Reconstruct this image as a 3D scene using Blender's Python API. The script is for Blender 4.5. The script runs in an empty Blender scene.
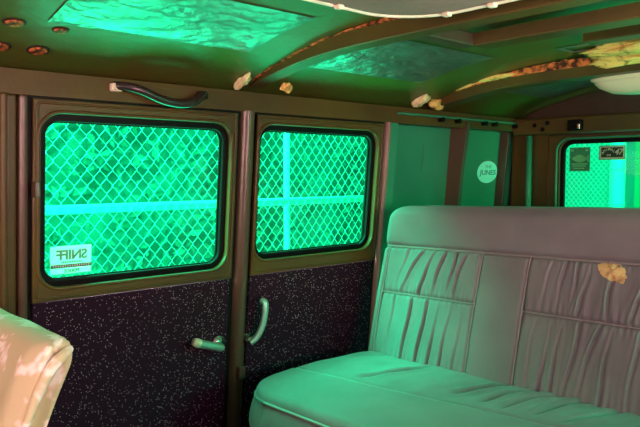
import bpy, bmesh, math, random
from mathutils import Vector, Matrix, noise
C = bpy.context.scene.collection
SC = bpy.context.scene
rnd = random.Random(7)

# ------------------------------------------------------------------ camera
# van axis = X (towards the rear), Y = towards the side doors, Z up, eye at z = 0
F = 660.0
cd = bpy.data.cameras.new('camera'); cam = bpy.data.objects.new('camera', cd); C.objects.link(cam)
cd.sensor_width = 36; cd.lens = 36*F/640; cd.clip_start = .02
yaw = math.atan(732/F); pitch = -math.atan(41/F)
fw = Vector((math.cos(yaw)*math.cos(pitch), math.sin(yaw)*math.cos(pitch), math.sin(pitch)))
cam.rotation_euler = fw.to_track_quat('-Z', 'Y').to_euler()
cam.location = (0, 0, 0)
SC.camera = cam

# ------------------------------------------------------------------ light
w = bpy.data.worlds.new('sky'); SC.world = w; w.use_nodes = True
w.node_tree.nodes['Background'].inputs[0].default_value = (.75, .88, 1, 1)
w.node_tree.nodes['Background'].inputs[1].default_value = 1.2
def light(name, kind, loc, target, energy, color, size=(1, 1)):
    l = bpy.data.lights.new(name, kind); l.energy = energy; l.color = color
    o = bpy.data.objects.new(name, l); C.objects.link(o); o.location = loc
    d = Vector(target)-Vector(loc)
    o.rotation_euler = d.to_track_quat('-Z', 'Y').to_euler()
    if kind == 'AREA': l.shape = 'RECTANGLE'; l.size, l.size_y = size
    return o
sun = light('sun', 'SUN', (-3, -5, 7), (-3+.55, -5+.75, 7-1.05), 3.0, (1, .97, .9)); sun.data.angle = math.radians(1)
light('sky_light_door_side', 'AREA', (1.0, 2.45, 1.15), (1.15, 1.2, -.4), 300, (1, 1, 1), (2.6, .9))
light('bounce_fill_door_side', 'AREA', (1.1, 2.15, -.95), (1.0, 1.0, .4), 85, (1, 1, 1), (2.4, .6))  # unseen area lamp added in place of light off the ground
light('sky_light_far_side', 'AREA', (1.9, -1.2, .35), (2.1, 1.5, -.05), 110, (1, 1, 1), (1.6, .8))
light('seat_fill_ahead', 'AREA', (-1.15, 2.1, 1.1), (1.5, 1.32, -.4), 700, (1, 1, 1), (1.0, .8))  # unseen lamp added to brighten the door end of the seat back
light('bounce_fill_far_side', 'AREA', (1.6, -1.1, -.8), (1.7, .9, .35), 330, (1, 1, 1), (3.0, .6))  # unseen low lamp added to lift the middle and rear of the roof
light('windshield_light', 'AREA', (-1.5, .35, .0), (1.2, 1.1, .0), 50, (1, .58, .50), (1.1, .5))
light('pink_fill_far_side', 'AREA', (.35, -1.0, -.12), (.9, 1.3, -.12), 52, (1, .42, .46), (.8, .45))  # unseen pink lamp added to warm the doors and the seat
SC.view_settings.view_transform = 'Standard'; SC.view_settings.look = 'None'
SC.view_settings.exposure = 0.0; SC.view_settings.gamma = 1

# ------------------------------------------------------------------ materials
def mat(name, col, rough=.6, metal=0, spec=.5, bump=None, mix=None, sheen=0, coat=0):
    """bump=(scale,strength[,dist]); mix=(color2, scale, lo, hi)"""
    m = bpy.data.materials.new(name); m.use_nodes = True; nt = m.node_tree; b = nt.nodes['Principled BSDF']
    b.inputs['Base Color'].default_value = (*col, 1); b.inputs['Roughness'].default_value = rough
    b.inputs['Metallic'].default_value = metal; b.inputs['Specular IOR Level'].default_value = spec
    b.inputs['Sheen Weight'].default_value = sheen; b.inputs['Coat Weight'].default_value = coat
    tc = nt.nodes.new('ShaderNodeTexCoord')
    if mix:
        n = nt.nodes.new('ShaderNodeTexNoise'); n.inputs['Scale'].default_value = mix[1]; n.inputs['Detail'].default_value = 6
        r = nt.nodes.new('ShaderNodeValToRGB'); r.color_ramp.elements[0].position = mix[2]; r.color_ramp.elements[1].position = mix[3]
        r.color_ramp.elements[0].color = (*col, 1); r.color_ramp.elements[1].color = (*mix[0], 1)
        nt.links.new(tc.outputs['Object'], n.inputs['Vector']); nt.links.new(n.outputs[0], r.inputs[0]); nt.links.new(r.outputs[0], b.inputs['Base Color'])
    if bump:
        n = nt.nodes.new('ShaderNodeTexNoise'); n.inputs['Scale'].default_value = bump[0]; n.inputs['Detail'].default_value = 5
        bp = nt.nodes.new('ShaderNodeBump'); bp.inputs['Strength'].default_value = bump[1]; bp.inputs['Distance'].default_value = bump[2] if len(bump) > 2 else .01
        nt.links.new(tc.outputs['Object'], n.inputs['Vector']); nt.links.new(n.outputs[0], bp.inputs['Height']); nt.links.new(bp.outputs[0], b.inputs['Normal'])
    return m
def glass_mat(name, col):
    m = bpy.data.materials.new(name); m.use_nodes = True; nt = m.node_tree; nt.nodes.clear()
    o = nt.nodes.new('ShaderNodeOutputMaterial'); t = nt.nodes.new('ShaderNodeBsdfTransparent'); g = nt.nodes.new('ShaderNodeBsdfGlossy')
    t.inputs[0].default_value = (*col, 1); g.inputs['Roughness'].default_value = .02
    mx = nt.nodes.new('ShaderNodeMixShader'); mx.inputs[0].default_value = .04
    nt.links.new(t.outputs[0], mx.inputs[1]); nt.links.new(g.outputs[0], mx.inputs[2]); nt.links.new(mx.outputs[0], o.inputs[0])
    return m
M = {}
M['paint'] = mat('olive brown painted steel', (.098, .068, .015), .4, 0, .35, (60, .08), ((.068, .040, .014), 5, .35, .7))
M['paint_dark'] = mat('dark brown painted steel', (.06, .035, .022), .4, 0, .6, (50, .1))
M['pillar'] = mat('reddish brown pillar paint', (.085, .048, .03), .32, 0, .6, (50, .1))
M['skin'] = mat('outer skin paint tinted by green light', (.035, .26, .15), .42, 0, .4, (30, .08), ((.025, .19, .11), 4, .4, .7))  # green window light is put into the colour of greyish metal
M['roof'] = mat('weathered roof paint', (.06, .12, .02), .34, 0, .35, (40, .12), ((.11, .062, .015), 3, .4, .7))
M['black'] = mat('black rubber', (.004, .004, .004), .5, 0, .15)
M['rust'] = mat('rusty steel', (.85, .22, .06), .7, 0, .3, (160, .8, .004), ((.07, .02, .012), 60, .4, .6))
M['rustdark'] = mat('dark rust rim', (.02, .006, .004), .8)
M['foil'] = mat('crinkled foil', (.36, .38, .38), .34, .85, .5, (55, .75, .006), ((.24, .26, .25), 5, .4, .6))
M['foam'] = mat('yellow foam', (.98, .64, .20), .9, 0, .2, (220, .9, .004), ((.3, .12, .03), 30, .55, .7))
M['foamtan'] = mat('torn tan foam', (.62, .42, .20), .95, 0, .1, (150, .8, .004), ((.30, .17, .08), 45, .45, .65))
M['foamwhite'] = mat('cream foam', (.88, .84, .45), .85, 0, .2, (90, .6, .004), ((.6, .42, .22), 25, .5, .75))
M['cream'] = mat('cream plastic', (.8, .74, .56), .4)
M['chrome'] = mat('chrome', (.75, .75, .73), .18, 1.0)
M['lever'] = mat('plated lever with green reflection', (.34, .62, .54), .34, .6)  # green reflections are put into the plating colour
M['gloss_black'] = mat('glossy dark plastic', (.03, .02, .022), .22, 0, .7)
M['vinyl_brown'] = mat('mauve brown liner', (.30, .19, .17), .7, 0, .4, (60, .3), ((.22, .14, .12), 6, .4, .7))
M['seat'] = mat('grey mauve velour', (.168, .158, .178), .64, 0, .3, (300, .12, .002), ((.13, .12, .138), 7, .35, .7), sheen=.15)
M['piping'] = mat('mauve piping', (.235, .21, .225), .5)
M['foliage'] = mat('leafy hedge', (.065, .165, .125), .7, 0, .2, None, ((.09, .21, .17), 2.2, .42, .72))
M['leaf'] = mat('hedge leaves', (.09, .21, .15), .6)
M['galv'] = mat('galvanised wire', (.9, .82, .74), .5, .1)
M['rail'] = mat('weathered fence tube', (.42, .60, .52), .5, .1)
M['post'] = mat('white painted post', (.9, .92, .92), .5)
M['ground'] = mat('pale gravel', (.5, .5, .46), .9, 0, .2, (20, .4))
M['floor'] = mat('dark floor mat', (.03, .025, .025), .8, 0, .3, (80, .3))
M['shed'] = mat('green shed boards', (.15, .62, .30), .7)
M['palewall'] = mat('pale wall', (.34, .5, .44), .8)
M['st_white'] = mat('white sticker', (.75, .85, .8), .5)
def translucent(m, k):
    nt = m.node_tree; b = nt.nodes['Principled BSDF']; o = [n for n in nt.nodes if n.type == 'OUTPUT_MATERIAL'][0]
    t = nt.nodes.new('ShaderNodeBsdfTranslucent'); t.inputs[0].default_value = b.inputs['Base Color'].default_value
    x = nt.nodes.new('ShaderNodeMixShader'); x.inputs[0].default_value = k
    nt.links.new(b.outputs[0], x.inputs[1]); nt.links.new(t.outputs[0], x.inputs[2]); nt.links.new(x.outputs[0], o.inputs[0])
translucent(M['st_white'], .6)
M['st_soft'] = mat('soft grey green print', (.12, .42, .34), .6)
M['st_cyan'] = mat('pale round sticker', (.4, .97, .85), .5)
M['st_dark'] = mat('dark print', (.02, .05, .03), .6)
M['st_grey'] = mat('grey print', (.16, .2, .18), .6)
M['st_green'] = mat('dark green sticker', (.03, .28, .12), .5)
M['st_mid'] = mat('mid green print', (.3, .9, .5), .5)
M['st_tan'] = mat('tan sticker border', (.8, .92, .7), .5)
translucent(M['st_mid'], .6); translucent(M['st_tan'], .5)
M['glass'] = glass_mat('green tinted glass', (.07, .88, .57))
M['clear'] = glass_mat('clear glass', (.95, .95, .95))
# speckled panels
def speckle():
    m = mat('black speckled trim board', (.022, .003, .016), .7, 0, .15, (120, .35, .004))
    nt = m.node_tree; b = nt.nodes['Principled BSDF']; tc = nt.nodes.new('ShaderNodeTexCoord')
    v = nt.nodes.new('ShaderNodeTexVoronoi'); v.inputs['Scale'].default_value = 250
    r = nt.nodes.new('ShaderNodeMath'); r.operation = 'LESS_THAN'; r.inputs[1].default_value = .21
    s = nt.nodes.new('ShaderNodeSeparateColor'); g = nt.nodes.new('ShaderNodeMath'); g.operation = 'GREATER_THAN'; g.inputs[1].default_value = .66
    mu = nt.nodes.new('ShaderNodeMath'); mu.operation = 'MULTIPLY'
    mx = nt.nodes.new('ShaderNodeMix'); mx.data_type = 'RGBA'; mx.inputs[6].default_value = (.020, .003, .016, 1); mx.inputs[7].default_value = (1, .75, .8, 1)
    nt.links.new(tc.outputs['Object'], v.inputs['Vector']); nt.links.new(v.outputs['Distance'], r.inputs[0]); nt.links.new(v.outputs['Color'], s.inputs[0])
    nt.links.new(s.outputs[0], g.inputs[0]); nt.links.new(r.outputs[0], mu.inputs[0]); nt.links.new(g.outputs[0], mu.inputs[1])
    nt.links.new(mu.outputs[0], mx.inputs[0]); nt.links.new(mx.outputs[2], b.inputs['Base Color'])
    return m
M['speckle'] = speckle()
def floral():
    m = mat('cream floral cloth', (.64, .56, .33), .8, 0, .25, (200, .2, .002), sheen=.2)
    nt = m.node_tree; b = nt.nodes['Principled BSDF']; tc = nt.nodes.new('ShaderNodeTexCoord')
    n0 = nt.nodes.new('ShaderNodeTexNoise'); n0.inputs['Scale'].default_value = 30
    ad = nt.nodes.new('ShaderNodeMix'); ad.data_type = 'VECTOR'; ad.inputs[0].default_value = .13
    v = nt.nodes.new('ShaderNodeTexVoronoi'); v.inputs['Scale'].default_value = 13
    r = nt.nodes.new('ShaderNodeValToRGB'); e = r.color_ramp.elements
    e[0].position = 0; e[0].color = (.9, .84, .64, 1); e[1].position = .40; e[1].color = (.64, .56, .33, 1)
    e.new(.22).color = (.95, .9, .8, 1); e.new(.34).color = (.8, .62, .46, 1)
    nt.links.new(tc.outputs['Object'], n0.inputs['Vector']); nt.links.new(tc.outputs['Object'], ad.inputs[4]); nt.links.new(n0.outputs['Color'], ad.inputs[5])
    nt.links.new(ad.outputs[1], v.inputs['Vector']); nt.links.new(v.outputs['Distance'], r.inputs[0]); nt.links.new(r.outputs[0], b.inputs['Base Color'])
    return m
M['cloth'] = floral()

# ------------------------------------------------------------------ helpers
def link(name, me, m, parent=None, smooth=False):
    o = bpy.data.objects.new(name, me); C.objects.link(o)
    if m is not None:
        me.materials.clear(); me.materials.append(m)
    if parent: o.parent = parent
    if smooth:
        for p in me.polygons: p.use_smooth = True
    return o
def finish(bm, name, m, parent=None, smooth=False, fix=True):
    if fix: bmesh.ops.recalc_face_normals(bm, faces=bm.faces)
    me = bpy.data.meshes.new(name); bm.to_mesh(me); bm.free()
    return link(name, me, m, parent, smooth)
def tag(o, label=None, cat=None, group=None, kind=None):
    if label: o['label'] = label
    if cat: o['category'] = cat
    if group: o['group'] = group
    if kind: o['kind'] = kind
    return o
def thing(name, label, cat, loc=(0, 0, 0), group=None):
    o = bpy.data.objects.new(name, None); C.objects.link(o); o.location = loc; o.empty_display_size = .05
    return tag(o, label, cat, group)
def setting(name):
    o = bpy.data.objects.new(name, None); C.objects.link(o); o.empty_display_size = .05
    o['kind'] = 'structure'; return o
def rrect(x0, x1, y0, y1, r, n=7):
    pts = []
    for cx, cy, a0 in ((x1-r, y1-r, 0), (x0+r, y1-r, 90), (x0+r, y0+r, 180), (x1-r, y0+r, 270)):
        for k in range(n+1):
            a = math.radians(a0+90*k/n); pts.append((cx+r*math.cos(a), cy+r*math.sin(a)))
    return pts
def rect(x0, x1, y0, y1): return [(x0, y0), (x1, y0), (x1, y1), (x0, y1)]
def plate_mesh(loops, th, bev=0, mp=None):
    """2D outline (first loop) with holes, extruded +-th/2, mapped by mp(u,v,w)"""
    cu = bpy.data.curves.new('c', 'CURVE'); cu.dimensions = '2D'; cu.fill_mode = 'BOTH'
    cu.extrude = max(th/2-bev, 0); cu.bevel_depth = bev; cu.bevel_resolution = 2; cu.offset = -bev
    for lp in loops:
        s = cu.splines.new('POLY'); s.points.add(len(lp)-1); s.use_cyclic_u = True
        for p, q in zip(s.points, lp): p.co = (q[0], q[1], 0, 1)
    o = bpy.data.objects.new('c', cu); C.objects.link(o)
    dg = bpy.context.evaluated_depsgraph_get(); me = bpy.data.meshes.new_from_object(o.evaluated_get(dg))
    bpy.data.objects.remove(o); bpy.data.curves.remove(cu)
    bm = bmesh.new(); bm.from_mesh(me); bpy.data.meshes.remove(me)
    bmesh.ops.remove_doubles(bm, verts=bm.verts, dist=1e-5)
    if mp:
        for v in bm.verts: v.co = mp(*v.co)
    return bm
def yl(z): return 1.5+max(0, .2-z)*.09        # the body side leans out below the roof rail
def side(w0=0): return lambda u, v, w: Vector((u, yl(v)-w-w0, v))
def rearw(w0=0, X=2.5): return lambda u, v, w: Vector((X-w-w0, u, v))
def box_bm(x0, x1, y0, y1, z0, z1, bev=0, seg=2):
    bm = bmesh.new(); bmesh.ops.create_cube(bm, size=1)
    for v in bm.verts: v.co = Vector(((x0+x1)/2+v.co.x*(x1-x0), (y0+y1)/2+v.co.y*(y1-y0), (z0+z1)/2+v.co.z*(z1-z0)))
    if bev: bmesh.ops.bevel(bm, geom=list(bm.edges), offset=bev, segments=seg, affect='EDGES', profile=.5)
    return bm
def join(bms):
    bm = bmesh.new()
    for b in bms:
        me = bpy.data.meshes.new('t'); b.to_mesh(me); b.free(); bm.from_mesh(me); bpy.data.meshes.remove(me)
    return bm
def tube_bm(pts, r, n=8, cyc=False, rs=None):
    bm = bmesh.new(); pts = [Vector(p) for p in pts]; N = len(pts); rings = []; prev = None
    for i, p in enumerate(pts):
        if cyc: t = pts[(i+1) % N]-pts[i-1]
        else: t = pts[min(i+1, N-1)]-pts[max(i-1, 0)]
        t.normalize()
        if prev is None: a = Vector((0, 0, 1)) if abs(t.z) < .9 else Vector((1, 0, 0))
        else: a = prev
        b = t.cross(a).normalized(); a2 = b.cross(t).normalized(); prev = a2
        rr = rs[i] if rs else r
        rings.append([bm.verts.new(p+rr*(math.cos(2*math.pi*k/n)*a2+math.sin(2*math.pi*k/n)*b)) for k in range(n)])
    for i in range(N if cyc else N-1):
        A, B = rings[i], rings[(i+1) % N]
        for k in range(n): bm.faces.new((A[k], A[(k+1) % n], B[(k+1) % n], B[k]))
    if not cyc: bm.faces.new(rings[0]); bm.faces.new(rings[-1])
    return bm
def spline(pts, n=8):
    P = [Vector(p) for p in pts]; out = []
    for i in range(len(P)-1):
        p0, p1, p2, p3 = P[max(i-1, 0)], P[i], P[i+1], P[min(i+2, len(P)-1)]
        for k in range(n):
            t = k/n; out.append(.5*((2*p1)+(p2-p0)*t+(2*p0-5*p1+4*p2-p3)*t*t+(3*p1-p0-3*p2+p3)*t**3))
    out.append(P[-1]); return out
def interp(x, xs, ys):
    if x <= xs[0]: return ys[0]
    for i in range(1, len(xs)):
        if x <= xs[i]:
            t = (x-xs[i-1])/(xs[i]-xs[i-1]); return ys[i-1]+t*(ys[i]-ys[i-1])
    return ys[-1]
def zr(y):                                     # roof skin height
    return interp(abs(y-.65), [0, .15, .3, .45, .55, .65, .75, .81, .85, .88, .96], [.35, .348, .341, .330, .318, .298, .276, .257, .237, .222, .218])
def zb(y):                                     # underside of the roof bows
    return interp(abs(y-.65), [0, .2, .35, .45, .55, .65, .75, .81, .85], [.293, .293, .291, .289, .284, .273, .256, .245, .234])
def add_text(s, size, fn, m, parent, name='lettering', shear=0, spacing=1.0, bold=.0):
    cu = bpy.data.curves.new('t', 'FONT'); cu.body = s; cu.size = size; cu.align_x = 'CENTER'; cu.align_y = 'CENTER'
    cu.extrude = .0004; cu.offset = bold; cu.space_character = spacing; cu.shear = shear; cu.resolution_u = 3
    o = bpy.data.objects.new('t', cu); C.objects.link(o)
    dg = bpy.context.evaluated_depsgraph_get(); me = bpy.data.meshes.new_from_object(o.evaluated_get(dg))
    bpy.data.objects.remove(o); bpy.data.curves.remove(cu)
    bm = bmesh.new(); bm.from_mesh(me); bpy.data.meshes.remove(me)
    for v in bm.verts: v.co = fn(*v.co)
    return finish(bm, name, m, parent)

XF = -1.1   # front end of the shell
# ------------------------------------------------------------------ ground, floor, roof
o = finish(box_bm(-8, 16, -10, 14, -1.45, -1.4), 'ground', M['ground']); o['kind'] = 'structure'
o = finish(box_bm(XF, 2.53, -.22, 1.62, -1.0, -.95), 'floor', M['floor']); o['kind'] = 'structure'
def roof_skin():
    bm = bmesh.new(); ys = [-.27+i*1.88/56 for i in range(57)]; xs = [XF-.03+i*(2.58-XF+.03)/40 for i in range(41)]
    for off in (0, .012):
        g = [[bm.verts.new((x, y, zr(y)+off)) for y in ys] for x in xs]
        for i in range(40):
            for j in range(56): bm.faces.new((g[i][j], g[i+1][j], g[i+1][j+1], g[i][j+1]))
        if off == 0: g0 = g
    for j in range(56):
        bm.faces.new((g0[0][j], g0[0][j+1], g[0][j+1], g[0][j])); bm.faces.new((g0[-1][j], g0[-1][j+1], g[-1][j+1], g[-1][j]))
    for i in range(40):
        bm.faces.new((g0[i][0], g0[i+1][0], g[i+1][0], g[i][0])); bm.faces.new((g0[i][-1], g0[i+1][-1], g[i+1][-1], g[i][-1]))
    return bm
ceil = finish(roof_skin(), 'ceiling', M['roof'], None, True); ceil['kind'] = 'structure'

# ------------------------------------------------------------------ door-side wall
W1 = (.538, 1.013, -.251, .117); W2 = (1.139, 1.597, -.239, .121)
def grow(b, g, gt=None): return (b[0]-g, b[1]+g, b[2]-g, b[3]+g)
wl = setting('wall_door_side')
finish(plate_mesh([rect(XF, 1.70, -.95, .235), rrect(*grow(W1, .022), .05), rrect(*grow(W2, .022), .05)], .008, 0, side(-.045)), 'outer_skin', M['paint_dark'], wl)
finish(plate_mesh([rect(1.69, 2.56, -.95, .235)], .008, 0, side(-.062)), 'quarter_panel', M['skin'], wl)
# roof rail
rail = box_bm(XF, 2.5, 0, 1, .168, .222, .006)
for v in rail.verts: v.co.y = 1.497 if v.co.y < .5 else 1.56
finish(rail, 'roof_rail', M['paint'], wl)
lip = box_bm(1.70, 2.5, 1.478, 1.50, .196, .203, .002)
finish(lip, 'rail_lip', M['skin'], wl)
hb = []
for x in (1.93, 2.03, 2.2, 2.27, 2.42): hb.append(tube_bm([(x, 1.505, .19), (x, 1.476, .19)], .009, 10))
finish(join(hb), 'bolt_heads', M['black'], wl)
def post(x0, x1, w0, w1, m, name, z0=-.95, z1=.17, bev=.006):
    bm = box_bm(x0, x1, w0, w1, z0, z1, bev, 3)
    n = 8
    bmesh.ops.bisect_plane(bm, geom=bm.verts[:]+bm.edges[:]+bm.faces[:], plane_co=(0, 0, .15), plane_no=(0, 0, 1))
    for v in bm.verts: v.co.y = yl(v.co.z)-v.co.y
    return finish(bm, name, m, wl)
post(XF, .452, -.05, .004, M['paint'], 'front_panel'); post(.440, .454, .0, .014, M['paint'], 'front_bead')
post(.455, .478, -.05, -.004, M['paint'], 'front_pillar'); post(.479, .498, -.05, .010, M['pillar'], 'front_pillar_rib', bev=.008)
for x0, x1 in ((.497, .512), (1.046, 1.078), (1.100, 1.124), (1.634, 1.656)): post(x0, x1, -.046, -.008, M['black'], 'gap_filler', bev=.002)  # black strips added to close the door gaps against leaking daylight
post(.49, 1.66, -.046, -.006, M['black'], 'gap_filler', .155, .172, .001)
# centre pillar, rounded
cp = bmesh.new(); rg = []
for z in (-.95, -.3, .0, .17):
    rg.append([cp.verts.new((1.089+.024*math.cos(a), yl(z)+.03-.045*max(0, math.sin(a))**.6-.0, z)) for a in [math.pi*k/12 for k in range(13)]])
for A, B in zip(rg, rg[1:]):
    for k in range(12): cp.faces.new((A[k], A[k+1], B[k+1], B[k]))
finish(cp, 'centre_pillar', M['pillar'], wl, True)
post(1.078, 1.1, 0, .028, M['paint_dark'], 'pillar_latch', -.60, -.56, .004)
post(1.652, 1.672, -.05, .012, M['vinyl_brown'], 'rear_pillar_edge', bev=.008)
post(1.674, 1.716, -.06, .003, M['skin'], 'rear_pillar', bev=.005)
# curved body rib between quarter panels
rb = bmesh.new()
zs = [-.95, -.5, -.2, -.1, 0, .06, .11, .15, .19]
for (xa, xb, wa, wb) in ((2.088, 2.108, -.06, .004),):
    rgs = []
    for z in zs:
        inn = .012*max(0, (z-.0)/.19)
        rgs.append([rb.verts.new((x, yl(z)-w_-inn*(1 if w_ > -.03 else 0), z)) for x, w_ in ((xa, wa), (xb, wa), (xb, wb), (xa, wb))])
    for A, B in zip(rgs, rgs[1:]):
        for k in range(4): rb.faces.new((A[k], A[(k+1) % 4], B[(k+1) % 4], B[k]))
    rb.faces.new(rgs[0]); rb.faces.new(rgs[-1])
finish(rb, 'body_rib', M['pillar'], wl)
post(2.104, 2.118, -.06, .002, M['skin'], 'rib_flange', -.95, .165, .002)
post(2.43, 2.445, -.06, -.02, M['paint_dark'], 'corner_strip', -.95, .165, .003)
# crease on the quarter panel
finish(tube_bm([(1.93, yl(.1)+.054, .10), (1.93, yl(0)+.054, .0)], .0022, 6), 'panel_crease', M['skin'], wl)

# ------------------------------------------------------------------ doors
def ring(b, g0, g1, r, th, w0, m, name, parent, bev=.002, mp=side):
    return finish(plate_mesh([rrect(*grow(b, g1), r+g1), rrect(*grow(b, g0), max(r+g0, .008))], th, bev, mp(w0)), name, m, parent, True)
def door(name, x0, x1, win, hx):
    d = setting(name)
    p = finish(plate_mesh([rect(x0, x1, -.298, .162), rrect(*grow(win, .015), .049)], .012, .0025, side(.0)), 'window_panel', M['paint'], d)
    bead = tube_bm([side(.008)(u, v, 0) for u, v in rrect(*grow(win, .019), .053, 8)], .0045, 6, True)
    finish(bead, 'panel_bead', M['paint'], d, True)
    ring(win, -.001, .017, .034, .012, -.010, M['black'], 'rubber_seal', d)
    ring(win, -.004, .004, .034, .006, -.019, M['black'], 'glass_channel', d, .001)
    g = finish(plate_mesh([rrect(*grow(win, .003), .036)], .004, 0, side(-.024)), 'window_pane', M['glass'], d)
    finish(plate_mesh([rect(x0+.002, x1-.003, -.945, -.300)], .010, .002, side(-.006)), 'trim_panel', M['speckle'], d)
    # pressed outer bead round the window panel
    e = tube_bm([side(.006)(u, v, 0) for u, v in rrect(x0+.008, x1-.008, -.29, .154, .012, 4)], .003, 6, True)
    finish(e, 'edge_bead', M['paint'], d, True)
    return d
d1 = door('door_1', .508, 1.052, W1, 1); d2 = door('door_2', 1.118, 1.640, W2, 1)
# hinge on the front edge of door 1, small latch
finish(box_bm(.503, .515, 1.485, 1.512, -.055, -.02, .003), 'hinge', M['pillar'], d1)
def s_at(x, z, w_): return Vector((x, yl(z)-w_, z))
# door 1 lever: escutcheon near the pillar, lever pointing to the front
h = finish(tube_bm([s_at(1.015, -.478, 0), s_at(1.015, -.478, .012)], .020, 18), 'handle_escutcheon', M['chrome'], d1, True)
lv = finish(tube_bm(spline([s_at(1.012, -.484, .012), s_at(1.004, -.485, .036), s_at(.975, -.474, .045), s_at(.930, -.459, .045)], 6), .0115, 12), 'door_handle', M['lever'], d1, True)
finish(tube_bm([s_at(.930, -.459, .045), s_at(.920, -.4545, .045), s_at(.912, -.451, .045)], .010, 12, rs=[.0122, .0125, .010]), 'handle_knob', M['cream'], d1, True)
finish(tube_bm([s_at(1.112, -.482, 0), s_at(1.112, -.482, .012)], .015, 18), 'handle_escutcheon', M['chrome'], d2, True)
finish(tube_bm([s_at(1.108, -.482, .012), s_at(1.108, -.482, .04)], .010, 14), 'handle_hub', M['chrome'], d2, True)
finish(tube_bm(spline([s_at(1.104, -.489, .038), s_at(1.124, -.470, .045), s_at(1.140, -.432, .048), s_at(1.147, -.380, .045), s_at(1.144, -.370, .03)], 6), .0095, 12), 'door_handle', M['lever'], d2, True)

# grab handle on the rail
gh = thing('grab_handle', 'dark bowed grab handle screwed to the roof rail above the left window', 'handle', (.81, 1.49, .18))
def gp(x, z, w_): return Vector((x-.81, 1.497-w_-1.49, z-.18))
pts = spline([gp(.69, .203, .006), gp(.712, .202, .022), (gp(.745, .195, .034)), gp(.80, .176, .038), gp(.85, .170, .038), gp(.89, .178, .034), gp(.918, .195, .022), gp(.935, .197, .004)], 6)
bm = tube_bm(pts, .011, 10)
for v in bm.verts: pass
finish(bm, 'grip', M['gloss_black'], gh, True)
for x, nm in ((.695, M['cream']), (.930, M['gloss_black'])):
    b = box_bm(x-.81-.014, x-.81+.014, -.012, .007, .010, .030, .004)
    finish(b, 'mount', nm, gh)

# ------------------------------------------------------------------ rear wall
wr = setting('wall_rear')
RW = (-.02, 1.318, -.28, .114)
finish(plate_mesh([[(1.64, -.95), (1.64, .225)]+[(1.6-1.85*k/30, zr(1.6-1.85*k/30)+.004) for k in range(31)]+[(-.27, -.95)], rrect(*grow(RW, .034), .06)], .012, 0, rearw(-.045)), 'rear_skin', M['paint_dark'], wr)
finish(plate_mesh([rect(-.22, 1.383, -.95, .148), rrect(*grow(RW, .016), .05)], .014, .003, rearw(-.01)), 'rear_door_panel', M['paint'], wr)
finish(plate_mesh([rect(1.39, 1.56, -.95, .22)], .012, .003, rearw(-.02)), 'corner_post', M['paint'], wr)
hdr = finish(box_bm(2.42, 2.5, -.22, 1.5, .152, .215, .008), 'rear_header', M['paint'], wr)
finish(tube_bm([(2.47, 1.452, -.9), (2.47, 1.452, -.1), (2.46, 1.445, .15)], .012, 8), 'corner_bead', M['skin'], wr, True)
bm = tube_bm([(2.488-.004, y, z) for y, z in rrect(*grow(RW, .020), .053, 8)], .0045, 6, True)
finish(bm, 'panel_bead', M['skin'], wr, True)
hl = []
for y, z in ((1.40, .188), (1.365, .17), (1.345, .195)): hl.append(tube_bm([(2.422, y, z), (2.417, y, z)], .009, 12))
finish(join(hl), 'screw_hole', M['black'], wr)
cl = setting('window_1')
ring(RW, -.001, .018, .034, .012, -.016, M['black'], 'rubber_seal', cl, .002, rearw)
finish(plate_mesh([rrect(*grow(RW, .003), .036)], .004, 0, rearw(-.03)), 'window_pane', M['glass'], cl)
bk = thing('header_clip', 'small black clip hanging under the header above the rear window', 'clip', (2.41, 1.232, .17))
finish(box_bm(-.012, .012, -.035, .02, -.012, .03, .004), 'clip_body', M['black'], bk); finish(box_bm(-.018, -.010, -.034, -.022, -.006, .014, .002), 'clip_screw', M['chrome'], bk)

# ------------------------------------------------------------------ camera-side wall and front, with their windows
wc = setting('wall_far_side')
ws = [(-.55, .35, -.25, .12), (.45, 1.05, -.25, .12), (1.15, 1.75, -.25, .12), (1.85, 2.35, -.25, .12)]
finish(plate_mesh([rect(XF, 2.56, -.95, .24)]+[rrect(*b, .04) for b in ws], .02, 0, lambda u, v, w_: Vector((u, -.24+w_, v))), 'side_panel', M['paint'], wc)
for i, b in enumerate(ws):
    finish(plate_mesh([rrect(*b, .04)], .004, 0, lambda u, v, w_: Vector((u, -.24+w_, v))), 'window_pane', M['clear' if i < 2 else 'glass'], wc)
wf = setting('wall_front')
fb = (-.12, 1.42, -.2, .2)
finish(plate_mesh([rect(-.25, 1.60, -.95, .36), rrect(*fb, .08)], .02, 0, lambda u, v, w_: Vector((XF+w_, u, v))), 'front_panel', M['paint'], wf)
finish(plate_mesh([rrect(*fb, .08)], .004, 0, lambda u, v, w_: Vector((XF+w_, u, v))), 'windshield_pane', M['clear'], wf)

# ------------------------------------------------------------------ roof bows
def bow(name, X, wdt, deep, m, y0=-.19, y1=1.495, under=None, top=None):
    """channel section across the roof: underside at zb, front face 'deep' tall"""
    bm = bmesh.new(); N = 44; rg = []
    for i in range(N+1):
        y = y0+(y1-y0)*i/N; b = (under or zb)(y); t = min(b+deep, zr(y)-.001); t = max(t, b+.006)
        rg.append([bm.verts.new(c) for c in ((X, y, t), (X, y, b+.003), (X+.003, y, b), (X+wdt-.003, y, b), (X+wdt, y, b+.003), (X+wdt, y, t), (X+wdt-.004, y, t), (X+.004, y, t))])
    for A, B in zip(rg, rg[1:]):
        for k in range(8): bm.faces.new((A[k], A[(k+1) % 8], B[(k+1) % 8], B[k]))
    bm.faces.new(rg[0]); bm.faces.new(rg[-1])
    o = finish(bm, name, m); o['kind'] = 'structure'; return o
b1 = bow('trim_1', 1.085, .05, .038, M['paint'])
b2 = bow('trim_2', 1.88, .07, .032, M['paint'], under=lambda y: zb(y)-.012)
b3 = bow('trim_3', 1.325, .065, .03, M['paint'], y1=.93, under=lambda y: zb(y)+.006)
b4 = bow('trim_4', 1.60, .06, .03, M['paint'], y1=.80, under=lambda y: zb(y)+.030)
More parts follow.
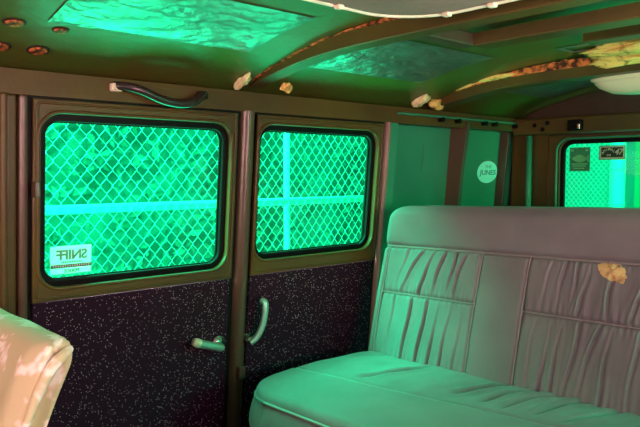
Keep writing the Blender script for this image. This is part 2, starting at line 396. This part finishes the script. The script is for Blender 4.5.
def rusty(X, wdt, y0, y1, parent, seed, hgt=.018, zoff=0.0):
    """ragged rusted flange sitting on the bow's top edge"""
    bm = bmesh.new(); N = 120; rg = []
    for i in range(N+1):
        y = y0+(y1-y0)*i/N; b = zb(y)+zoff; n_ = noise.noise(Vector((y*22, seed, 0))); n2 = noise.noise(Vector((y*60, seed, 3)))
        t = min(b+hgt*(1+.5*n_+.3*n2), zr(y)-.002)
        rg.append([bm.verts.new(c) for c in ((X+.004*n2, y, b), (X+.006*n_, y, t), (X+wdt, y, t), (X+wdt, y, b))])
    for A, B in zip(rg, rg[1:]):
        for k in range(4): bm.faces.new((A[k], A[(k+1) % 4], B[(k+1) % 4], B[k]))
    return finish(bm, 'rusty_flange', M['rust'], parent)
rusty(1.078, .03, .35, 1.47, b1, 2.2, .010, .036)
rusty(1.872, .05, .2, 1.38, b2, 9.1, .024, .018)
# lengthwise stiffener between the bows
bm = box_bm(1.12, 1.34, .93, .975, .298, .33, .004); o = finish(bm, 'trim_5', M['paint_dark']); o['kind'] = 'structure'
# ------------------------------------------------------------------ foil insulation
def foil(label, x0, x1, y0, y1, seed, skew=0):
    bm = bmesh.new(); nx, ny = 70, 50; g = []
    for i in range(nx+1):
        row = []
        for j in range(ny+1):
            x = x0+(x1-x0)*i/nx; y = y0+(y1-y0)*j/ny
            x += skew*(j/ny)
            e = min(i, nx-i, j, ny-j)/4
            p = Vector((x*9, y*14, seed))
            h = abs(noise.noise(p))*.010+abs(noise.noise(p*3.1))*.004
            row.append(bm.verts.new((x, y, zr(y)-.003-h*min(1, e))))
        g.append(row)
    for i in range(nx):
        for j in range(ny): bm.faces.new((g[i][j], g[i+1][j], g[i+1][j+1], g[i][j+1]))
    o = finish(bm, 'foil_sheet', M['foil'], None, True)
    return tag(o, label, 'insulation', 'crinkled foil insulation on the roof')
foil('large crinkled silver foil sheet on the roof above the left window', .478, .957, 1.072, 1.318, 1)
foil('crinkled foil sheet on the roof just behind the front roof bow, above the right window', 1.14, 1.655, 1.09, 1.355, 2)
foil('foil sheet in the narrow bay between two close roof bows', 1.137, 1.322, .1, .92, 5)
foil('foil sheet on the roof behind the rear roof bow, nearest the rear window', 1.97, 2.40, .55, 1.33, 8)
fr = thing('reflection_outline', 'small square outline of a modelled tape on the middle of the roof', 'reflection', (1.76, .88, zr(.88)-.003))  # a bright reflection on the roof, modelled as foil strips
finish(plate_mesh([rect(-.045, .045, -.055, .055), rect(-.03, .03, -.038, .038)], .001, 0, lambda u, v, w_: Vector((u, v, w_-.001))), 'reflection_strips', M['foil'], fr)

# ------------------------------------------------------------------ rusted plugs in the roof
def plug(label, x, y, r):
    z = zr(y); sl = Vector((0, -(zr(y+.01)-zr(y-.01))/.02, 1)).normalized(); q = sl.to_track_quat('Z', 'Y').to_matrix()
    t = thing('rusted_plug', label, 'plug', (x, y, z-.001), 'rusted plugs in the roof skin')
    def disc(r0, h, z0):
        bm = bmesh.new(); n = 28
        for zz, rr in ((z0, r0), (z0-h*.7, r0*.97), (z0-h, r0*.8)):
            pass
        rings = [[bm.verts.new(q @ Vector((rr*math.cos(2*math.pi*k/n)*1.15, rr*math.sin(2*math.pi*k/n), zz))) for k in range(n)] for zz, rr in ((z0, r0), (z0-h*.6, r0*.96), (z0-h, r0*.78), (z0-h*.85, r0*.3))]
        for A, B in zip(rings, rings[1:]):
            for k in range(n): bm.faces.new((A[k], A[(k+1) % n], B[(k+1) % n], B[k]))
        bm.faces.new(rings[-1]); bm.faces.new(rings[0]); return bm
    finish(disc(r, .002, 0), 'rim', M['rustdark'], t, True); finish(disc(r*.82, .004, -.0005), 'cap', M['rust'], t, True)
plug('rusted round plug in the roof at the far left edge of the photo, upper one', .425, 1.345, .019)
plug('small rusted plug in the roof close to the corner of the large foil sheet', .515, 1.350, .015)
plug('largest rusted plug, low on the roof curve just above the rail', .505, 1.452, .021)
plug('rusted plug low on the roof curve, cut off by the left edge of the photo', .428, 1.455, .021)

# ------------------------------------------------------------------ foam remnants
def chunk(label, loc, size, m, seed, rot=0, cat='foam', name='foam_chunk', amp=.35, fr_=3):
    bm = bmesh.new(); bmesh.ops.create_icosphere(bm, subdivisions=4, radius=1)
    for v in bm.verts:
        n_ = noise.noise(v.co*1.3+Vector((seed, 0, 0)))*amp*1.3+noise.noise(v.co*fr_*1.5+Vector((0, seed, 0)))*amp*.6
        v.co = v.co*(1+n_); v.co = Vector((v.co.x*size[0], v.co.y*size[1], v.co.z*size[2]))
    bmesh.ops.rotate(bm, verts=bm.verts, matrix=Matrix.Rotation(rot, 3, 'X'))
    o = finish(bm, name, m, None, True); o.location = loc
    return tag(o, label, cat, 'foam remnants along the roof bows')
chunk('pale curled foam wedge at the foot of the front roof bow, left side', (1.045, 1.468, .246), (.014, .032, .014), M['foamwhite'], 1, -.5)
chunk('yellow foam lump at the foot of the front roof bow, right side', (1.19, 1.462, .240), (.018, .010, .015), M['foam'], 2)
chunk('pale foam wedge at the foot of the rear roof bow, left side', (1.785, 1.462, .246), (.020, .034, .015), M['foamwhite'], 3, -.5)
chunk('yellow foam lump at the foot of the rear roof bow, under its end', (1.868, 1.462, .241), (.040, .014, .018), M['foam'], 4)
chunk('long strip of yellow foam on top of the rear roof bow near the wall', (1.872, 1.37, .292), (.010, .075, .010), M['foam'], 5, -.12)
chunk('thin strip of pale foam on the rear roof bow beside the rust', (1.868, 1.235, .306), (.010, .07, .008), M['foam'], 6, -.07)
chunk('big ragged lump of yellow foam on the rear roof bow above the cream lamp', (1.850, .79, .316), (.022, .105, .019), M['foam'], 7, amp=.5)
chunk('ragged upper ridge of yellow foam against the roof at the right edge', (1.79, .76, .332), (.03, .10, .018), M['foam'], 17, amp=.5)

# cream dome lamp behind the rear bow
lm = thing('dome_lamp', 'cream boat-shaped plastic lamp housing hanging under the rear roof bow', 'lamp', (1.99, .72, .28))
bm = bmesh.new(); rg = []; n = 24
for z, s in ((0, 1.0), (-.016, 1.0), (-.03, .93), (-.045, .78), (-.05, .6)):
    rg.append([bm.verts.new((.065*s*math.copysign(abs(math.cos(a))**.6, math.cos(a)), .225*s*math.copysign(abs(math.sin(a))**.8, math.sin(a)), z)) for a in [2*math.pi*k/n for k in range(n)]])
for A, B in zip(rg, rg[1:]):
    for k in range(n): bm.faces.new((A[k], A[(k+1) % n], B[(k+1) % n], B[k]))
bm.faces.new(rg[0]); bm.faces.new(rg[-1])
finish(bm, 'housing', M['cream'], lm, True)
bm = bmesh.new(); rg = []
for z, s in ((.004, 1.04), (-.004, 1.06), (-.010, 1.02)):
    rg.append([bm.verts.new((.065*s*math.copysign(abs(math.cos(a))**.6, math.cos(a)), .225*s*math.copysign(abs(math.sin(a))**.8, math.sin(a)), z)) for a in [2*math.pi*k/n for k in range(n)]])
for A, B in zip(rg, rg[1:]):
    for k in range(n): bm.faces.new((A[k], A[(k+1) % n], B[(k+1) % n], B[k]))
bm.faces.new(rg[0]); bm.faces.new(rg[-1])
finish(bm, 'rim', M['cream'], lm, True)

# overhead liner panel with cream piping
lp = thing('roof_liner_panel', 'mauve brown roof liner panel with a cream piped edge and rounded corner', 'panel', (.478, .458, .299))
ol = rrect(-.35, .54, -.60, .412, .13, 14)
finish(plate_mesh([ol], .012, .003, lambda u, v, w_: Vector((u, v, w_+.004))), 'panel_board', M['vinyl_brown'], lp)
finish(tube_bm([(u, v, .001) for u, v in rrect(-.352, .542, -.602, .414, .13, 14)], .0068, 8, True), 'edge_piping', M['cream'], lp, True)
for (u, v) in ((.345, .404), (.532, .31), (.536, .215)):
    b = box_bm(u-.007, u+.007, v-.007, v+.007, -.010, -.002, .002); finish(b, 'clip', M['cream'], lp)

# ------------------------------------------------------------------ bench seat
bs = thing('bench_seat', 'wide velour bench seat with a gathered backrest, lit green beside the doors', 'seat', (0, 0, 0))
YB0, YB1 = .515, 1.42
LB = .475
nrm = Vector((-1, 0, .24)).normalized(); tan = Vector((.24, 0, 1)).normalized()
def tilt(y): return .02*(1.42-y)/.82
SV = [1.385, 1.045, .90, .56]
z2s = lambda z: (z+.585)/tan.z
S_TOP = z2s(-.230); S_MID = z2s(-.370); S_END = z2s(-.096)
PU = [((1.312, 1.241), .9), ((1.242, 1.200), 1), ((1.197, 1.164), 1), ((1.149, 1.123), 1.1), ((1.122, 1.089), .8), ((1.345, 1.30), .4),
      ((.809, .797), .7), ((.7727, .764), 1), ((.757, .734), 1.1), ((.685, .679), 1), ((.85, .83), .3), ((.63, .60), .8)]
PL = [((1.274, 1.261), 1), ((1.219, 1.202), 1.1), ((1.170, 1.155), 1), ((1.132, 1.114), .9), ((1.34, 1.33), .4), ((1.09, 1.08), .4),
      ((.8285, .8165), .9), ((.794, .783), 1), ((.768, .7386), 1.1), ((.733, .690), 1.1), ((.673, .664), 1), ((.86, .855), .3), ((.62, .60), .8)]
def gs(d, w_): return math.exp(-(d/w_)**2)
def back_h(y, s):
    h = 0
    in_p = (1.045 < y < 1.385) or (.56 < y < .90)
    low = s < S_TOP
    h -= .010*gs(s-S_TOP, .006)
    if low:
        for v in SV: h -= .008*gs(y-v, .005)
        h += .004
    else:
        t = (s-S_TOP)/(S_END-S_TOP); h += .011*math.sin(math.pi*min(max(t, 0), 1))**.5
    if in_p and low:
        h -= .008*gs(s-S_MID, .005)
        up = s > S_MID
        t = (s-S_MID)/(S_TOP-S_MID) if up else s/S_MID
        L = PU if up else PL
        fade = min(1, t/.06, (1-t)/.06) if 0 < t < 1 else 0
        for (a, b), k in L:
            ph = a*97; d = y-(a+(b-a)*t+.005*math.sin(math.pi*t)*math.sin(ph)+.0015*math.sin(t*9+ph))
            amp = max(fade, .5)*(.55+.45*math.cos(math.pi*(t-.5*(1+math.sin(ph*1.7)))))
            if abs(d) < .05: h += k*amp*(-.0085*gs(d, .0026)+.0060*gs(d-.0065, .0048)+.0035*gs(d-.017, .010)+.002*gs(d+.010, .006))
        # fine gathers near the lower seam of each tier
        g = gs(t, .22)+.6*gs(1-t, .12)
        h += .0020*g*math.sin(y*330+2*math.sin(y*40))
        h += .004*math.sin(math.pi*t)
        h += .0025*noise.noise(Vector((y*16, s*5, 1)))
    elif low: h += .005*math.sin(math.pi*s/S_TOP)+.0015*noise.noise(Vector((y*14, s*9, 4)))
    else: h += .002*noise.noise(Vector((y*9, s*9, 7)))
    # rounded rim
    for e, r in ((YB1-y, .038), (y-YB0, .038), (S_END-s, .045)):
        if e < r: h -= r-math.sqrt(max(0, r*r-(r-max(e, 0))**2))
    return h
def corner_y(y, s):      # rounds the upper corners of the outline
    r = .055; e = S_END-s
    if e < r:
        k = (r-math.sqrt(max(0, r*r-(r-e)**2)))
        mid = (YB0+YB1)/2; half = (YB1-YB0)/2
        return mid+(y-mid)*(half-k)/half
    return y
def back_pt(y, s, extra=0):
    b = Vector((1.47+.24*(-.585+.56), 0, -.585))+tan*s; p = b+nrm*(back_h(y, s)+extra)
    return Vector((p.x, corner_y(y, s), p.z+tilt(y)))
bm = bmesh.new(); NY, NS = 560, 140; g = []
for i in range(NY+1):
    y = YB0+(YB1-YB0)*i/NY; g.append([bm.verts.new(back_pt(y, S_END*j/NS)) for j in range(NS+1)])
for i in range(NY):
    for j in range(NS): bm.faces.new((g[i][j], g[i+1][j], g[i+1][j+1], g[i][j+1]))
loop = [g[i][0] for i in range(NY+1)]+[g[NY][j] for j in range(1, NS+1)]+[g[i][NS] for i in range(NY-1, -1, -1)]+[g[0][j] for j in range(NS-1, 0, -1)]
prev = loop
for dd, zz in ((.02, 0), (.07, .0), (.10, -.006)):
    cur = [bm.verts.new(v.co-nrm*dd*0+Vector((dd, 0, zz))) for v in loop]
    for k in range(len(loop)): bm.faces.new((prev[k], prev[(k+1) % len(loop)], cur[(k+1) % len(loop)], cur[k]))
    prev = cur
bm.faces.new(prev)
back = finish(bm, 'backrest', M['seat'], bs, True)
def pipe_on(pts, name='piping', r=.0028, parent=None, ex=.003):
    return finish(tube_bm([back_pt(y, s, ex) for y, s in pts], r, 6), name, M['piping'], parent or back, True)
N = 120
pipe_on([(YB0+.01+(YB1-YB0-.015)*i/N, S_TOP) for i in range(N+1)], ex=.008)
for v in SV: pipe_on([(v, S_TOP*i/40) for i in range(1, 41)], ex=.005, r=.0020)
for a, b in ((1.045, 1.385), (.56, .90)): pipe_on([(a+(b-a)*i/60, S_MID) for i in range(61)], ex=.006, r=.0020)
pipe_on([(YB1-.003, S_TOP*i/30) for i in range(31)], ex=.003, r=.0022)
# torn patch with foam showing
bm = bmesh.new(); cy, cs = .682, z2s(-.252); c0 = bm.verts.new(back_pt(cy, cs, .003)); rim = []; mids = []
for k in range(40):
    a = 2*math.pi*k/40; rr = (.036+.012*noise.noise(Vector((math.cos(a)*2, math.sin(a)*2, 5)))+.006*noise.noise(Vector((math.cos(a)*7, math.sin(a)*7, 2))))
    uy = math.cos(a)*rr*1.0; us = math.sin(a)*rr*.62-uy*-.25
    mids.append(bm.verts.new(back_pt(cy+uy*.5, cs+us*.5, .0030+.001*noise.noise(Vector((k, 0, 0)))))); rim.append(bm.verts.new(back_pt(cy+uy, cs+us, .0014)))
for k in range(40):
    bm.faces.new((c0, mids[k], mids[(k+1) % 40])); bm.faces.new((mids[k], rim[k], rim[(k+1) % 40], mids[(k+1) % 40]))
t_ = finish(bm, 'torn_foam_patch', M['foamtan'], back, True); t_['label'] = 'torn patch baring tan foam'

# cushion
X0c, X1c, Z0 = .985, 1.53, -.562
def ymax(x):
    r = .115; e = x-X0c
    return YB1-.004-((r-math.sqrt(max(0, r*r-(r-e)**2))) if e < r else 0)
def ymin(x):
    r = .115; e = x-X0c
    return YB0+.004+((r-math.sqrt(max(0, r*r-(r-e)**2))) if e < r else 0)
WR = [((1.231, 1.207), (1.343, 1.172), (1.455, 1.148)), ((1.292, .873), (1.39, .857), (1.50, .80)), ((1.283, .814), (1.40, .80), (1.50, .745)), ((1.304, .739), (1.42, .73), (1.51, .68)), ((1.30, .67), (1.40, .64), (1.5, .61)), ((1.30, .95), (1.4, .925), (1.46, .91))]
def segd(p, a, b):
    ab = b-a; t = max(0, min(1, (p-a).dot(ab)/ab.length_squared)); return (p-(a+ab*t)).length, t
def cush_h(x, y):
    t = (x-X0c)/(X1c-X0c)
    h = .016*math.sin(math.pi*min(1, max(0, t)))**.6
    sx = 1.178+(1.36-y)*.13
    h -= .007*gs(x-sx, .005)
    p = Vector((x, y))
    for i, wv in enumerate(WR):
        best = 9; T = 0
        for k in range(2):
            d, tt = segd(p, Vector(wv[k]), Vector(wv[k+1]))
            if d < best: best = d; T = (k+tt)/2
        if best < .05:
            a = math.sin(math.pi*min(1, max(0, .08+.84*T)))
            h += a*(-.015*gs(best, .006)+.006*gs(best-.018, .01))*(1 if i else .8)
    h += .003*noise.noise(Vector((x*8, y*8, 2)))
    if x > sx: h += .003*noise.noise(Vector((x*14, y*22, 9)))
    for e, r in ((ymax(x)-y, .02), (y-ymin(x), .02), (x-X0c, .02)):
        if e < r: h -= r-math.sqrt(max(0, r*r-(r-max(e, 0))**2))
    return h
bm = bmesh.new(); NX, NY = 150, 220; g = []
xs = [X0c+(X1c-X0c)*(i/NX)**1.35 for i in range(NX+1)]
for i, x in enumerate(xs):
    a, b = ymin(x), ymax(x)
    g.append([bm.verts.new((x, a+(b-a)*j/NY, Z0+cush_h(x, a+(b-a)*j/NY)+tilt(a+(b-a)*j/NY))) for j in range(NY+1)])
for i in range(NX):
    for j in range(NY): bm.faces.new((g[i][j], g[i+1][j], g[i+1][j+1], g[i][j+1]))
loop = [g[0][j] for j in range(NY+1)]+[g[i][NY] for i in range(1, NX+1)]+[g[NX][j] for j in range(NY-1, -1, -1)]+[g[i][0] for i in range(NX-1, 0, -1)]
L = len(loop); cen = Vector(((X0c+X1c)/2, (YB0+YB1)/2, 0)); prev = loop; outs = []
for k in range(L):
    t = loop[(k+2) % L].co-loop[k-2].co; o_ = Vector((t.y, -t.x, 0)); o_ = o_.normalized() if o_.length > 1e-6 else Vector((1, 0, 0))
    if o_.dot(loop[k].co-cen) < 0: o_ = -o_
    outs.append(o_)
for q in range(1, 9):
    t = q/8; cur = []
    for k in range(L):
        v = loop[k].co; out = .016*math.sin(math.pi*min(1, t*1.1))*(1 if v.x < 1.5 else 0)
        wv = .003*noise.noise(Vector((v.x*10, v.y*10, t*2)))
        cur.append(bm.verts.new((v.x+outs[k].x*(out+wv), v.y+outs[k].y*(out+wv), v.z-.135*t)))
    for k in range(L): bm.faces.new((prev[k], prev[(k+1) % L], cur[(k+1) % L], cur[k]))
    prev = cur
bm.faces.new(prev)
cush = finish(bm, 'seat_cushion', M['seat'], bs, True)
pl = []
for j in range(0, 61): x = 1.45-(1.45-X0c)*(j/60); pl.append((x, ymax(x)-.001))
pl += [(X0c-.001, ymax(X0c)-(ymax(X0c)-ymin(X0c))*j/60) for j in range(61)]
finish(tube_bm([(x-.002 if x < .99 else x, y+.002, Z0-.018+tilt(y)) for x, y in pl], .0042, 6), 'piping', M['piping'], cush, True)
sp = [(1.178+(1.36-y)*.13, y) for y in [1.405-.88*i/100 for i in range(101)]]
finish(tube_bm([(x, y, Z0+cush_h(x, y)+tilt(y)+.003) for x, y in sp], .0018, 6), 'seam', M['piping'], cush, True)
finish(box_bm(1.03, 1.60, .55, 1.38, -.76, -.69, .01), 'seat_base', M['black'], bs)
for x in (1.08, 1.5):
    for y in (.62, 1.32): finish(box_bm(x-.02, x+.02, y-.02, y+.02, -.95, -.755, .004), 'leg', M['black'], bs)

# ------------------------------------------------------------------ covered front seat (left edge of the photo)
fs = thing('front_seat', 'front seat back wrapped in a cream floral cloth', 'seat', (.36, 1.2, -.95))
O = Vector((.36, 1.2, -.95))
def cover():
    bm = bmesh.new(); NZ, NA = 70, 240; rg = []
    # cross-section (X,Y) rounded rectangle, lofted in z from seat level to the top
    for i in range(NZ+1):
        t = i/NZ; z = -.66+(-.252+.66)*t
        hx = .036; y0 = .985-.006*t; y1 = 1.46; cx = .354+.38*(z+.262)
        top = max(0, (t-.90)/.10); sh = 1-math.sqrt(max(0, 1-top*top)) if top > 0 else 0
        hx2 = hx*(1-.55*sh); dy = .022*sh
        lp_ = rrect(cx-hx2, cx+hx2, y0+dy, y1-dy, min(.026, hx2*.9), 8)
        per = []; L_ = len(lp_)
        acc = [0]
        for k in range(L_):
            a, b = lp_[k], lp_[(k+1) % L_]; acc.append(acc[-1]+math.hypot(b[0]-a[0], b[1]-a[1]))
        for q in range(NA):
            s = acc[-1]*q/NA; k = max(j for j in range(L_) if acc[j] <= s); f_ = (s-acc[k])/max(1e-9, acc[k+1]-acc[k])
            a, b = lp_[k], lp_[(k+1) % L_]; x = a[0]+(b[0]-a[0])*f_; y = a[1]+(b[1]-a[1])*f_
            o_ = Vector((x-cx, (y-1.2)*.15, 0)).normalized()
            d = .007*noise.noise(Vector((x*14, y*9, z*6)))
            if y < 1.02:   # folded end cap: hollow on the outer half, flap ridge along the near corner
                o_ = Vector((0, -1, 0)); u = (x-(cx-hx2))/(2*hx2+1e-9)
                ridge = .25+.45*(1-t)*0+.10*math.sin(t*3)
                d += .012*gs(u-ridge, .13)-.020*gs(u-(ridge+.32), .18)*min(1, (1-t)*6)+.009*gs(u-.98, .12)
                d += .004*noise.noise(Vector((u*4, z*14, 3)))
            per.append(bm.verts.new(Vector((x, y, z))+o_*d-O))
        rg.append(per)
    for A, B in zip(rg, rg[1:]):
        for k in range(NA): bm.faces.new((A[k], A[(k+1) % NA], B[(k+1) % NA], B[k]))
    bm.faces.new(rg[-1]); bm.faces.new(rg[0]); return bm
finish(cover(), 'seat_cover', M['cloth'], fs, True)
# folded-over hem of the cloth along the top edge of the end cap and down the fold
hem = spline([(.378, .985, -.266), (.362, .972, -.272), (.345, .968, -.285), (.328, .968, -.31), (.312, .970, -.35), (.29, .972, -.40), (.262, .975, -.48)], 8)
finish(tube_bm([p-O for p in hem], .005, 8, rs=[.004+.005*math.sin(math.pi*min(1, .15+i/len(hem))) for i in range(len(hem))]), 'cloth_hem', M['cloth'], fs, True)
finish(box_bm(-.52, -.06, -.2, .24, .02, .30, .02), 'seat_base', M['black'], fs)
finish(box_bm(-.26, .0, -.18, .22, 0, .03, .004), 'seat_mount', M['black'], fs)

# ------------------------------------------------------------------ stickers
def window_sticker():
    t = thing('window_sticker', 'pale rectangular sticker with mirrored writing in the lower left corner of the left window', 'sticker', (.605, 0, 0))
    t.location = (0, 0, 0)
    x0, x1, z0, z1 = .557, .655, -.240, -.173
    wv = -.0198
    finish(plate_mesh([rect(x0, x1, z0, z1)], .0008, 0, side(-.0214)), 'backing', M['st_white'], t)
    f = lambda cx, cz, k=.001: (lambda u, v, w_: side(wv+k)(cx-u, cz+v, w_))
    add_text('SNIFF', .032, f(.607, -.1955), M['st_grey'], t, bold=.0010, spacing=.95)
    for k in range(12):
        finish(plate_mesh([rect(.582+.0042*k, .5848+.0042*k, -.214, -.2095)], .0005, 0, side(wv+.001)), 'fine_print', M['st_grey'], t)
    finish(plate_mesh([rect(.557, .655, -.2255, -.217)], .0006, 0, side(wv+.001)), 'print_band', M['st_grey'], t)
    for k in range(16):
        finish(plate_mesh([rect(.562+.0056*k, .5652+.0056*k, -.2232, -.2192)], .0005, 0, side(wv+.0018)), 'fine_print', M['st_white'], t)
    add_text('POLICE', .011, f(.607, -.2335), M['st_dark'], t, bold=.0003)
window_sticker()
t = thing('round_sticker', 'pale round sticker on the rear quarter panel beside the corner', 'sticker')
cxs, czs = 2.355, .002
def oval(rx, rz, n=40): return [(cxs+rx*math.cos(2*math.pi*k/n), czs+rz*math.sin(2*math.pi*k/n)) for k in range(n)]
finish(plate_mesh([oval(.072, .046)], .0012, 0, side(-.0565)), 'backing', M['st_cyan'], t)
add_text('JUNES', .028, lambda u, v, w_: side(-.0553)(cxs+u*1.5+.004, czs+v-.003, w_), M['st_soft'], t, bold=.0008)
add_text('THE', .019, lambda u, v, w_: side(-.0553)(cxs+u*1.4+.002, czs+v+.021, w_), M['st_soft'], t)
# rear window stickers
RS = 2.5+.0275
def rs_(cy, cz, k=0): return lambda u, v, w_: Vector((RS-.0006-k-w_, cy-u, cz+v))
t = thing('fish_sticker', 'dark green upright picture sticker in the top left corner of the rear window', 'sticker')
cy, cz = 1.262, .052
finish(plate_mesh([rect(-.042, .042, -.047, .047)], .0008, 0, rs_(cy, cz)), 'backing', M['st_green'], t)
fish = [(-.032+.064*k/20, .006+.014*math.sin(math.pi*k/20)-.004*k/20) for k in range(21)]+[(.032-.064*k/20, .000-.012*math.sin(math.pi*k/20)*(1-.0)) for k in range(1, 20)]
finish(plate_mesh([fish], .0006, 0, rs_(cy, cz, .001)), 'fish_print', M['st_mid'], t)
finish(plate_mesh([[(.02, .004), (.038, .016), (.036, .002), (.039, -.012)]], .0006, 0, rs_(cy, cz, .001)), 'tail_print', M['st_mid'], t)
for u in (-.031, .029): finish(plate_mesh([rrect(u-.006, u+.006, .031, .041, .004, 4)], .0006, 0, rs_(cy, cz, .001)), 'corner_mark', M['st_mid'], t)
for i, v in enumerate((-.018, -.026, -.035)):
    finish(plate_mesh([rrect(-.034+.004*i, .032-.006*i, v-.002, v+.002, .0015, 3)], .0006, 0, rs_(cy, cz, .001)), 'print_line', M['st_mid'], t)
t = thing('badge_sticker', 'dark green badge sticker with tan border and curved lettering on the rear window', 'sticker')
cy, cz = 1.134, .076
finish(plate_mesh([rrect(-.050, .050, -.027, .027, .003, 4)], .0008, 0, rs_(cy, cz)), 'backing', M['st_dark'], t)
finish(plate_mesh([rrect(-.048, .048, -.025, .025, .003, 4), rect(-.042, .042, -.018, .020)], .0006, 0, rs_(cy, cz, .0008)), 'border', M['st_tan'], t)
for k, ch in enumerate('ANIMAL'):
    a = math.radians(150-k*21); rr = .027
    def fn(u, v, w_, a=a, rr=rr):
        b = a-math.pi/2; x = u*math.cos(b)-v*math.sin(b); y = u*math.sin(b)+v*math.cos(b)
        return rs_(cy, cz, .0014)(-.012+rr*math.cos(a)+x, -.014+rr*math.sin(a)+y, w_)
    add_text(ch, .013, fn, M['st_tan'], t, bold=.0004)
add_text('CO', .011, lambda u, v, w_: rs_(cy, cz, .0014)(-.012+u, -.010+v, w_), M['st_tan'], t, bold=.0003)
add_text('47', .030, lambda u, v, w_: rs_(cy, cz, .0014)(.024+u, .002+v, w_), M['st_tan'], t, bold=.0008, shear=.3)

# ------------------------------------------------------------------ outside: fences
def chain_mesh(n, p, z0, z1, hz, r, fn, parent):
    cu = bpy.data.curves.new('c', 'CURVE'); cu.dimensions = '3D'; cu.bevel_depth = r; cu.bevel_resolution = 1
    nz = int((z1-z0)/hz)
    for k in range(n):
        s = cu.splines.new('POLY'); s.points.add(2*nz+1)
        for i in range(nz+1):
            u = (k+(i % 2 if k % 2 == 0 else 1-i % 2))*p
            for q in (0, 1): s.points[2*i+q].co = (*fn(u, z0+i*hz+(q-.5)*hz*.22, r*.9*(1 if (i+k) % 2 else -1)), 1)
    o = bpy.data.objects.new('c', cu); C.objects.link(o)
    dg = bpy.context.evaluated_depsgraph_get(); me = bpy.data.meshes.new_from_object(o.evaluated_get(dg))
    bpy.data.objects.remove(o); bpy.data.curves.remove(cu)
    return link('chain_mesh', me, M['galv'], parent)
fe = thing('chain_link_fence', 'silver chain link fence with a mid rail outside the side windows', 'fence', (1.8, 2.35, -1.4))
FO = Vector((1.8, 2.35, -1.4))
chain_mesh(126, .0240, -1.4, .62, .0300, .0012, lambda u, z, d: Vector((.42+u, 2.33+d, z))-FO, fe)
finish(tube_bm([Vector((.42, 2.36, -.133))-FO, Vector((3.45, 2.36, -.133))-FO], .017, 12), 'rail', M['rail'], fe, True)
for x in (1.955,): finish(tube_bm([Vector((x, 2.40, -1.4))-FO, Vector((x, 2.40, .65))-FO], .015, 14), 'post', M['galv'], fe, True)
fe2 = thing('chain_link_fence', 'silver chain link fence far behind the rear window, beside a white post', 'fence', (6.5, 3.5, -1.4))
FO2 = Vector((6.5, 3.5, -1.4))
chain_mesh(54, .0255, -1.4, .55, .0300, .0028, lambda u, z, d: Vector((6.5+d, 2.945+u, z))-FO2, fe2)
t = thing('gate_post', 'thick white post outside behind the rear window', 'post', (6.5, 2.86, -1.4))
finish(tube_bm([(0, 0, 0), (0, 0, 1.85)], .073, 20), 'shaft', M['post'], t, True)
for z in (.95, 1.08, 1.42, 1.55): finish(tube_bm([(0, 0, z), (0, 0, z+.03)], .078, 20), 'hinge_band', M['post'], t, True)
# hedge beyond the side fence
def hedge():
    bm = bmesh.new(); nx, nz = 110, 60; g = []
    for i in range(nx+1):
        row = []
        for j in range(nz+1):
            x = -.5+6*i/nx; z = -1.4+3.4*j/nz
            d = .14*noise.noise(Vector((x*1.6, z*1.6, 0)))+.05*noise.noise(Vector((x*5, z*5, 3)))+.035*noise.noise(Vector((x*13, z*13, 5)))
            row.append(bm.verts.new((x, 3.55-d+(.3*max(0, z-1)), z)))
        g.append(row)
    for i in range(nx):
        for j in range(nz): bm.faces.new((g[i][j], g[i+1][j], g[i+1][j+1], g[i][j+1]))
    lo = [r[0] for r in g]; hi = [r[-1] for r in g]
    bl = [bm.verts.new((v.co.x, 4.6, v.co.z)) for v in lo]; bh = [bm.verts.new((v.co.x, 4.6, v.co.z)) for v in hi]
    for i in range(nx): bm.faces.new((hi[i], hi[i+1], bh[i+1], bh[i])); bm.faces.new((bh[i], bh[i+1], bl[i+1], bl[i]))
    return bm
hd = thing('hedge', 'leafy green hedge behind the side fence', 'hedge', (0, 0, 0))
finish(hedge(), 'foliage', M['foliage'], hd, True)
bm = bmesh.new()
for k in range(3800):
    x = rnd.uniform(.2, 5); z = rnd.uniform(-1.1, 1.2)
    d = .14*noise.noise(Vector((x*1.6, z*1.6, 0)))+.05*noise.noise(Vector((x*5, z*5, 3)))+.035*noise.noise(Vector((x*13, z*13, 5)))
    c = Vector((x, 3.53-d-rnd.uniform(0, .08), z)); q = Matrix.Rotation(rnd.uniform(-.5, .5), 3, 'X') @ Matrix.Rotation(rnd.uniform(-.5, .5), 3, 'Z') @ Matrix.Rotation(rnd.uniform(0, 6.28), 3, 'Y')
    s = rnd.uniform(.02, .045)
    vs = [bm.verts.new(c+q @ Vector(p)*s) for p in ((-1, 0, 0), (-.2, -.1, .5), (1, 0, 0), (-.2, -.1, -.5))]
    bm.faces.new(vs)
lf = finish(bm, 'leaves', M['leaf'], hd, fix=False); lf['kind'] = 'stuff'
o = finish(box_bm(7.6, 7.7, 3.05, 8, -1.4, 1.8, .01), 'boundary_wall', M['palewall']); tag(o, 'pale wall behind the far chain link fence', 'wall')
o = finish(box_bm(7.3, 7.4, -2, 3.03, -1.4, 1.9, .01), 'board_fence', M['shed']); tag(o, 'plain green boards beyond the white post', 'fence')
sh = thing('leafy_plant', 'bright spiky plant at the foot of the white post outside', 'plant', (6.1, 2.58, -1.4))
finish(tube_bm([(0, 0, 0), (.01, 0, .9)], .02, 8), 'stem', M['leaf'], sh)
bm = bmesh.new()
for k in range(46):
    a = rnd.uniform(0, 6.28); el = rnd.uniform(-.1, 1.2); l_ = rnd.uniform(.12, .26)
    d = Vector((math.cos(a)*math.cos(el), math.sin(a)*math.cos(el), math.sin(el))); s = d.cross(Vector((0, 0, 1))).normalized()*.018
    b = Vector((0, 0, .88+rnd.uniform(-.1, .05)))
    vs = [bm.verts.new(p) for p in (b, b+d*l_*.5+s, b+d*l_, b+d*l_*.5-s)]; bm.faces.new(vs)
lf2 = finish(bm, 'foliage', M['post'], sh, fix=False)
